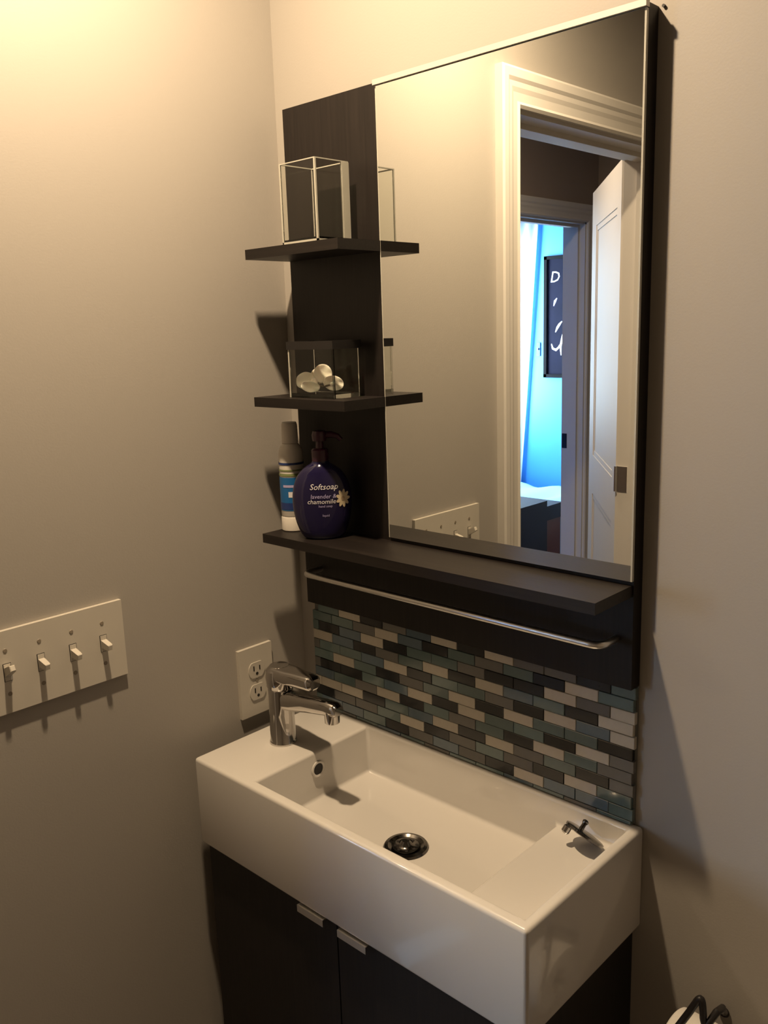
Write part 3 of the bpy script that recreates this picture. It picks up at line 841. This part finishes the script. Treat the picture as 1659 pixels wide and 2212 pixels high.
# ------------------------------------------------------------------ toilet paper holder low on the back wall
ry, rz = -0.085, 0.638
rx0, rx1 = 0.738, 0.838
th = thing('toilet_paper_holder', 'black wire toilet paper holder on wall beside the vanity', 'paper holder', (0.80, 0, 0.60))
bm = bmesh.new(); cyl(bm, 0.020, (0.866, 0.0, rz), (0.866, -0.008, rz), 28, 0.002)
obj('wall_rosette', bm, 'black', th, smooth=True)
bm = bmesh.new()
tube(bm, [(0.866, -0.006, rz)] + arc((0.866, ry + 0.02, rz), (0.866, ry, rz), (0.846, ry, rz)) + [(0.735, ry, rz)] + arc((0.730, ry, rz), (0.722, ry, rz), (0.722, ry, rz + 0.010)), 0.0042, 10)
obj('roll_arm', bm, 'black', th, smooth=True)
bm = bmesh.new(); cyl(bm, 0.0075, (0.768, 0.0, 0.660), (0.768, -0.005, 0.660), 24, 0.002)
obj('wall_rosette', bm, 'black', th, smooth=True)
bm = bmesh.new()
tube(bm, [(0.738, -0.138, 0.668), (0.752, -0.116, 0.694), (0.766, -0.103, 0.724)] + arc((0.773, -0.1005, 0.740), (0.779, -0.100, 0.755), (0.7805, -0.100, 0.741)) + [(0.7815, -0.100, 0.731)] + arc((0.782, -0.100, 0.724), (0.784, -0.100, 0.711), (0.789, -0.098, 0.722)) + [(0.793, -0.090, 0.732), (0.792, -0.070, 0.724), (0.780, -0.035, 0.690), (0.770, -0.004, 0.661)], 0.0042, 10)
obj('wire_loop', bm, 'black', th, smooth=True)
rl_ = thing('toilet_paper_roll', 'white toilet paper roll on the black wire holder', 'paper roll', ((rx0 + rx1) / 2, ry, rz - 0.066))
MR = Matrix.Translation((rx0, ry, rz)) @ Matrix.Rotation(math.radians(90), 4, 'Y')
bm = bmesh.new(); lathe(bm, [(0.021, 0), (0.054, 0), (0.056, 0.002), (0.056, rx1 - rx0 - 0.002), (0.054, rx1 - rx0), (0.021, rx1 - rx0), (0.021, 0)], 48, MR)
obj('paper', bm, 'paper', rl_, smooth=True)
bm = bmesh.new(); lathe(bm, [(0.0185, 0.0005), (0.0208, 0.0005), (0.0208, rx1 - rx0 - 0.0005), (0.0185, rx1 - rx0 - 0.0005), (0.0185, 0.0005)], 32, MR)
obj('core', bm, 'card', rl_, smooth=True)

# ------------------------------------------------------------------ ceiling downlight
dl = thing('ceiling_downlight', 'round recessed downlight in the ceiling above the basin', 'light', (LX, LY, CEIL))
bm = bmesh.new()
lathe(bm, [(0.036, 0.0), (0.075, 0.0), (0.076, -0.003), (0.070, -0.006), (0.040, -0.006), (0.036, 0.0)], 48, Matrix.Translation((LX, LY, CEIL)))
obj('trim_ring', bm, 'trim', dl, smooth=True)
bm = bmesh.new()
lathe(bm, [(0.0362, -0.002), (0.034, 0.02), (0.030, 0.045), (0, 0.045)], 40, Matrix.Translation((LX, LY, CEIL)))
obj('reflector', bm, 'trim', dl, smooth=True)
bm = bmesh.new()
lathe(bm, [(0, 0.004), (0.020, 0.004), (0.024, 0.010), (0.024, 0.03), (0, 0.03)], 32, Matrix.Translation((LX, LY, CEIL)))
obj('bulb', bm, 'lens', dl, smooth=True)
al = area_light('downlight_beam', (LX, LY, CEIL - 0.012), (0, 0, -1), 19.5, (1.0, 0.745, 0.47), 0.045, shape='DISK', spread=180)
al.parent = dl
al.matrix_parent_inverse = dl.matrix_basis.inverted()

hl = thing('added_hall_lamp', 'small round ceiling lamp, added out of view to brighten and warm the hall', 'light', (-0.60, -1.28, 2.40))  # unseen lamp, added because the hall came out too dark and blue
bm = bmesh.new(); lathe(bm, [(0, 0), (0.09, 0), (0.09, -0.02), (0.075, -0.025), (0, -0.025)], 36, Matrix.Translation((-0.60, -1.28, 2.40)))
obj('added_lamp_base', bm, 'trim', hl, smooth=True)
bm = bmesh.new(); lathe(bm, [(0.072, -0.0255), (0.066, -0.045), (0.04, -0.058), (0, -0.062)], 36, Matrix.Translation((-0.60, -1.28, 2.40)))
obj('added_lamp_shade', bm, 'lens', hl, smooth=True)
al2 = area_light('added_hall_fill', (-0.60, -1.28, 2.33), (0, 0, -1), 10.5, (1.0, 0.76, 0.53), 0.14, shape='DISK')  # warm fill light of the added hall lamp
al2.parent = hl
al2.matrix_parent_inverse = hl.matrix_basis.inverted()

# ------------------------------------------------------------------ bedroom things seen through the doorways
po = thing('framed_poster', 'black framed dark poster with white letter on the blue wall', 'poster', (-1.97, BWY, 1.153))
PXa, PXb, PZa, PZb = -2.200, -1.74, 1.153, 1.94
bm = bmesh.new()
for a in ((PXa, PXa + 0.022, PZa, PZb), (PXb - 0.022, PXb, PZa, PZb), (PXa, PXb, PZa, PZa + 0.022), (PXa, PXb, PZb - 0.022, PZb)):
    box(bm, a[0], a[1], BWY, BWY + 0.02, a[2], a[3])
obj('frame', bm, 'black_matt', po)
pr_ = pbox('print', 'poster', po, PXa + 0.02, PXb - 0.02, BWY, BWY + 0.008, PZa + 0.02, PZb - 0.02)
text_mesh('D', 0.10, lambda x, y: Vector((-2.118 + x + 0.18 * y, BWY + 0.0085, 1.802 + y)), 'label_white', 'lettering', pr_)
def blob(pts, name, mat):
    bm = bmesh.new()
    tube(bm, [(x, BWY + 0.0085, z) for x, z in pts], 0.01, 8, [0.003 + 0.006 * math.sin(math.pi * i / (len(pts) - 1)) for i in range(len(pts))])
    for v in bm.verts: v.co.y = BWY + 0.0083 + (v.co.y - BWY - 0.0085) * 0.03
    obj(name, bm, mat, pr_)
blob([(-2.145, 1.375), (-2.135, 1.345), (-2.11, 1.335), (-2.09, 1.35), (-2.08, 1.37)], 'printed_mark', 'label_white')
blob([(-2.115, 1.45), (-2.10, 1.48), (-2.085, 1.50), (-2.065, 1.52)], 'printed_mark', 'label_white')
blob([(-2.07, 1.30), (-2.075, 1.36), (-2.06, 1.42), (-2.05, 1.46)], 'printed_mark', 'label_white')
blob([(-2.13, 1.62), (-2.12, 1.65), (-2.105, 1.67)], 'printed_mark', 'label_lilac')

cu_ = bmesh.new()
rows = []
for i in range(13):
    z = 2.22 - 2.12 * i / 12
    xe = -2.235 - 0.165 * (i / 12)
    row = []
    for j in range(31):
        t = j / 30
        x = -2.575 + (xe + 2.575) * t
        row.append(cu_.verts.new((x, BWY + 0.018 + 0.008 * math.sin(t * 26 + 0.4 * math.sin(i * 0.7)), z)))
    rows.append(row)
for A, B in zip(rows, rows[1:]):
    for j in range(30): cu_.faces.new((A[j], A[j + 1], B[j + 1], B[j]))
cur = thing('curtain', 'sheer white curtain hanging in the blue room beside the poster', 'curtain', (-2.4, BWY + 0.07, 0.1))
o = obj('fabric', cu_, 'curtain', cur, smooth=True)
sol = o.modifiers.new('thick', 'SOLIDIFY'); sol.thickness = 0.003
bm = bmesh.new(); cyl(bm, 0.010, (-2.598, BWY + 0.035, 2.235), (-2.10, BWY + 0.035, 2.235), 14)
obj('curtain_rod', bm, 'trim', cur, smooth=True)

sw2 = thing('wall_switch', 'small switch plate on the blue wall beside the poster', 'light switch', (-2.25, BWY, 1.30))
pbox('cover_plate', M['tube_blue'], sw2, -2.262, -2.236, BWY, BWY + 0.006, 1.295, 1.385, bev=0.001)
pbox('toggle', 'plastic', sw2, -2.2515, -2.2465, BWY + 0.006, BWY + 0.016, 1.335, 1.350)

# bed with pale bedding against the blue wall
bd = thing('bed', 'bed with pale blue bedding against the blue wall', 'bed', (-2.15, -3.8, 0))
pbox('mattress', 'bed', bd, -2.56, -1.35, BWY + 0.12, -3.42, 0.12, 0.40, bev=0.05, seg=4)
bm = bmesh.new()
rows = []
for i in range(25):
    row = []
    for j in range(17):
        x = -2.57 + 1.23 * i / 24; y = BWY + 0.12 + (0.70) * j / 16
        z = 0.405 + 0.018 * math.sin(x * 9 + y * 4) * math.sin(y * 11 - x * 3) + 0.010 * math.sin(x * 23 + 2 * y)
        row.append(bm.verts.new((x, y, z)))
    rows.append(row)
for A, B in zip(rows, rows[1:]):
    for j in range(16): bm.faces.new((A[j], A[j + 1], B[j + 1], B[j]))
o = obj('duvet', bm, 'bed', bd, smooth=True)
sol = o.modifiers.new('thick', 'SOLIDIFY'); sol.thickness = 0.03; sol.offset = -1
for lx_, ly_ in ((-2.50, BWY + 0.17), (-1.41, BWY + 0.17), (-2.50, -3.48), (-1.41, -3.48)):
    bm = bmesh.new(); cyl(bm, 0.025, (lx_, ly_, 0), (lx_, ly_, 0.13), 14)
    obj('leg', bm, 'brown', bd, smooth=True)

# dark armchair in front of the bed
ch = thing('armchair', 'dark leather armchair with reddish wooden side in front of the bed', 'chair', (-1.62, -3.12, 0))
pbox('backrest', 'leather', ch, -1.54, -1.43, -3.045, -2.62, 0.14, 0.578, bev=0.045, seg=4)
pbox('seat', 'leather', ch, -1.95, -1.545, -3.04, -2.66, 0.20, 0.40, bev=0.03, seg=3)
pbox('armrest', 'leather', ch, -1.93, -1.46, -3.25, -3.055, 0.455, 0.535, bev=0.03, seg=4)
pbox('armrest', 'leather', ch, -1.93, -1.56, -2.65, -2.58, 0.18, 0.50, bev=0.025, seg=3)
pbox('side_panel', 'brown', ch, -1.92, -1.47, -3.24, -3.065, 0.14, 0.454, bev=0.006)
for lx_, ly_ in ((-1.88, -3.12), (-1.52, -3.12), (-1.88, -2.72), (-1.50, -2.72)):
    bm = bmesh.new(); cyl(bm, 0.02, (lx_, ly_, 0), (lx_, ly_, 0.20), 12)
    obj('leg', bm, 'brown', ch, smooth=True)
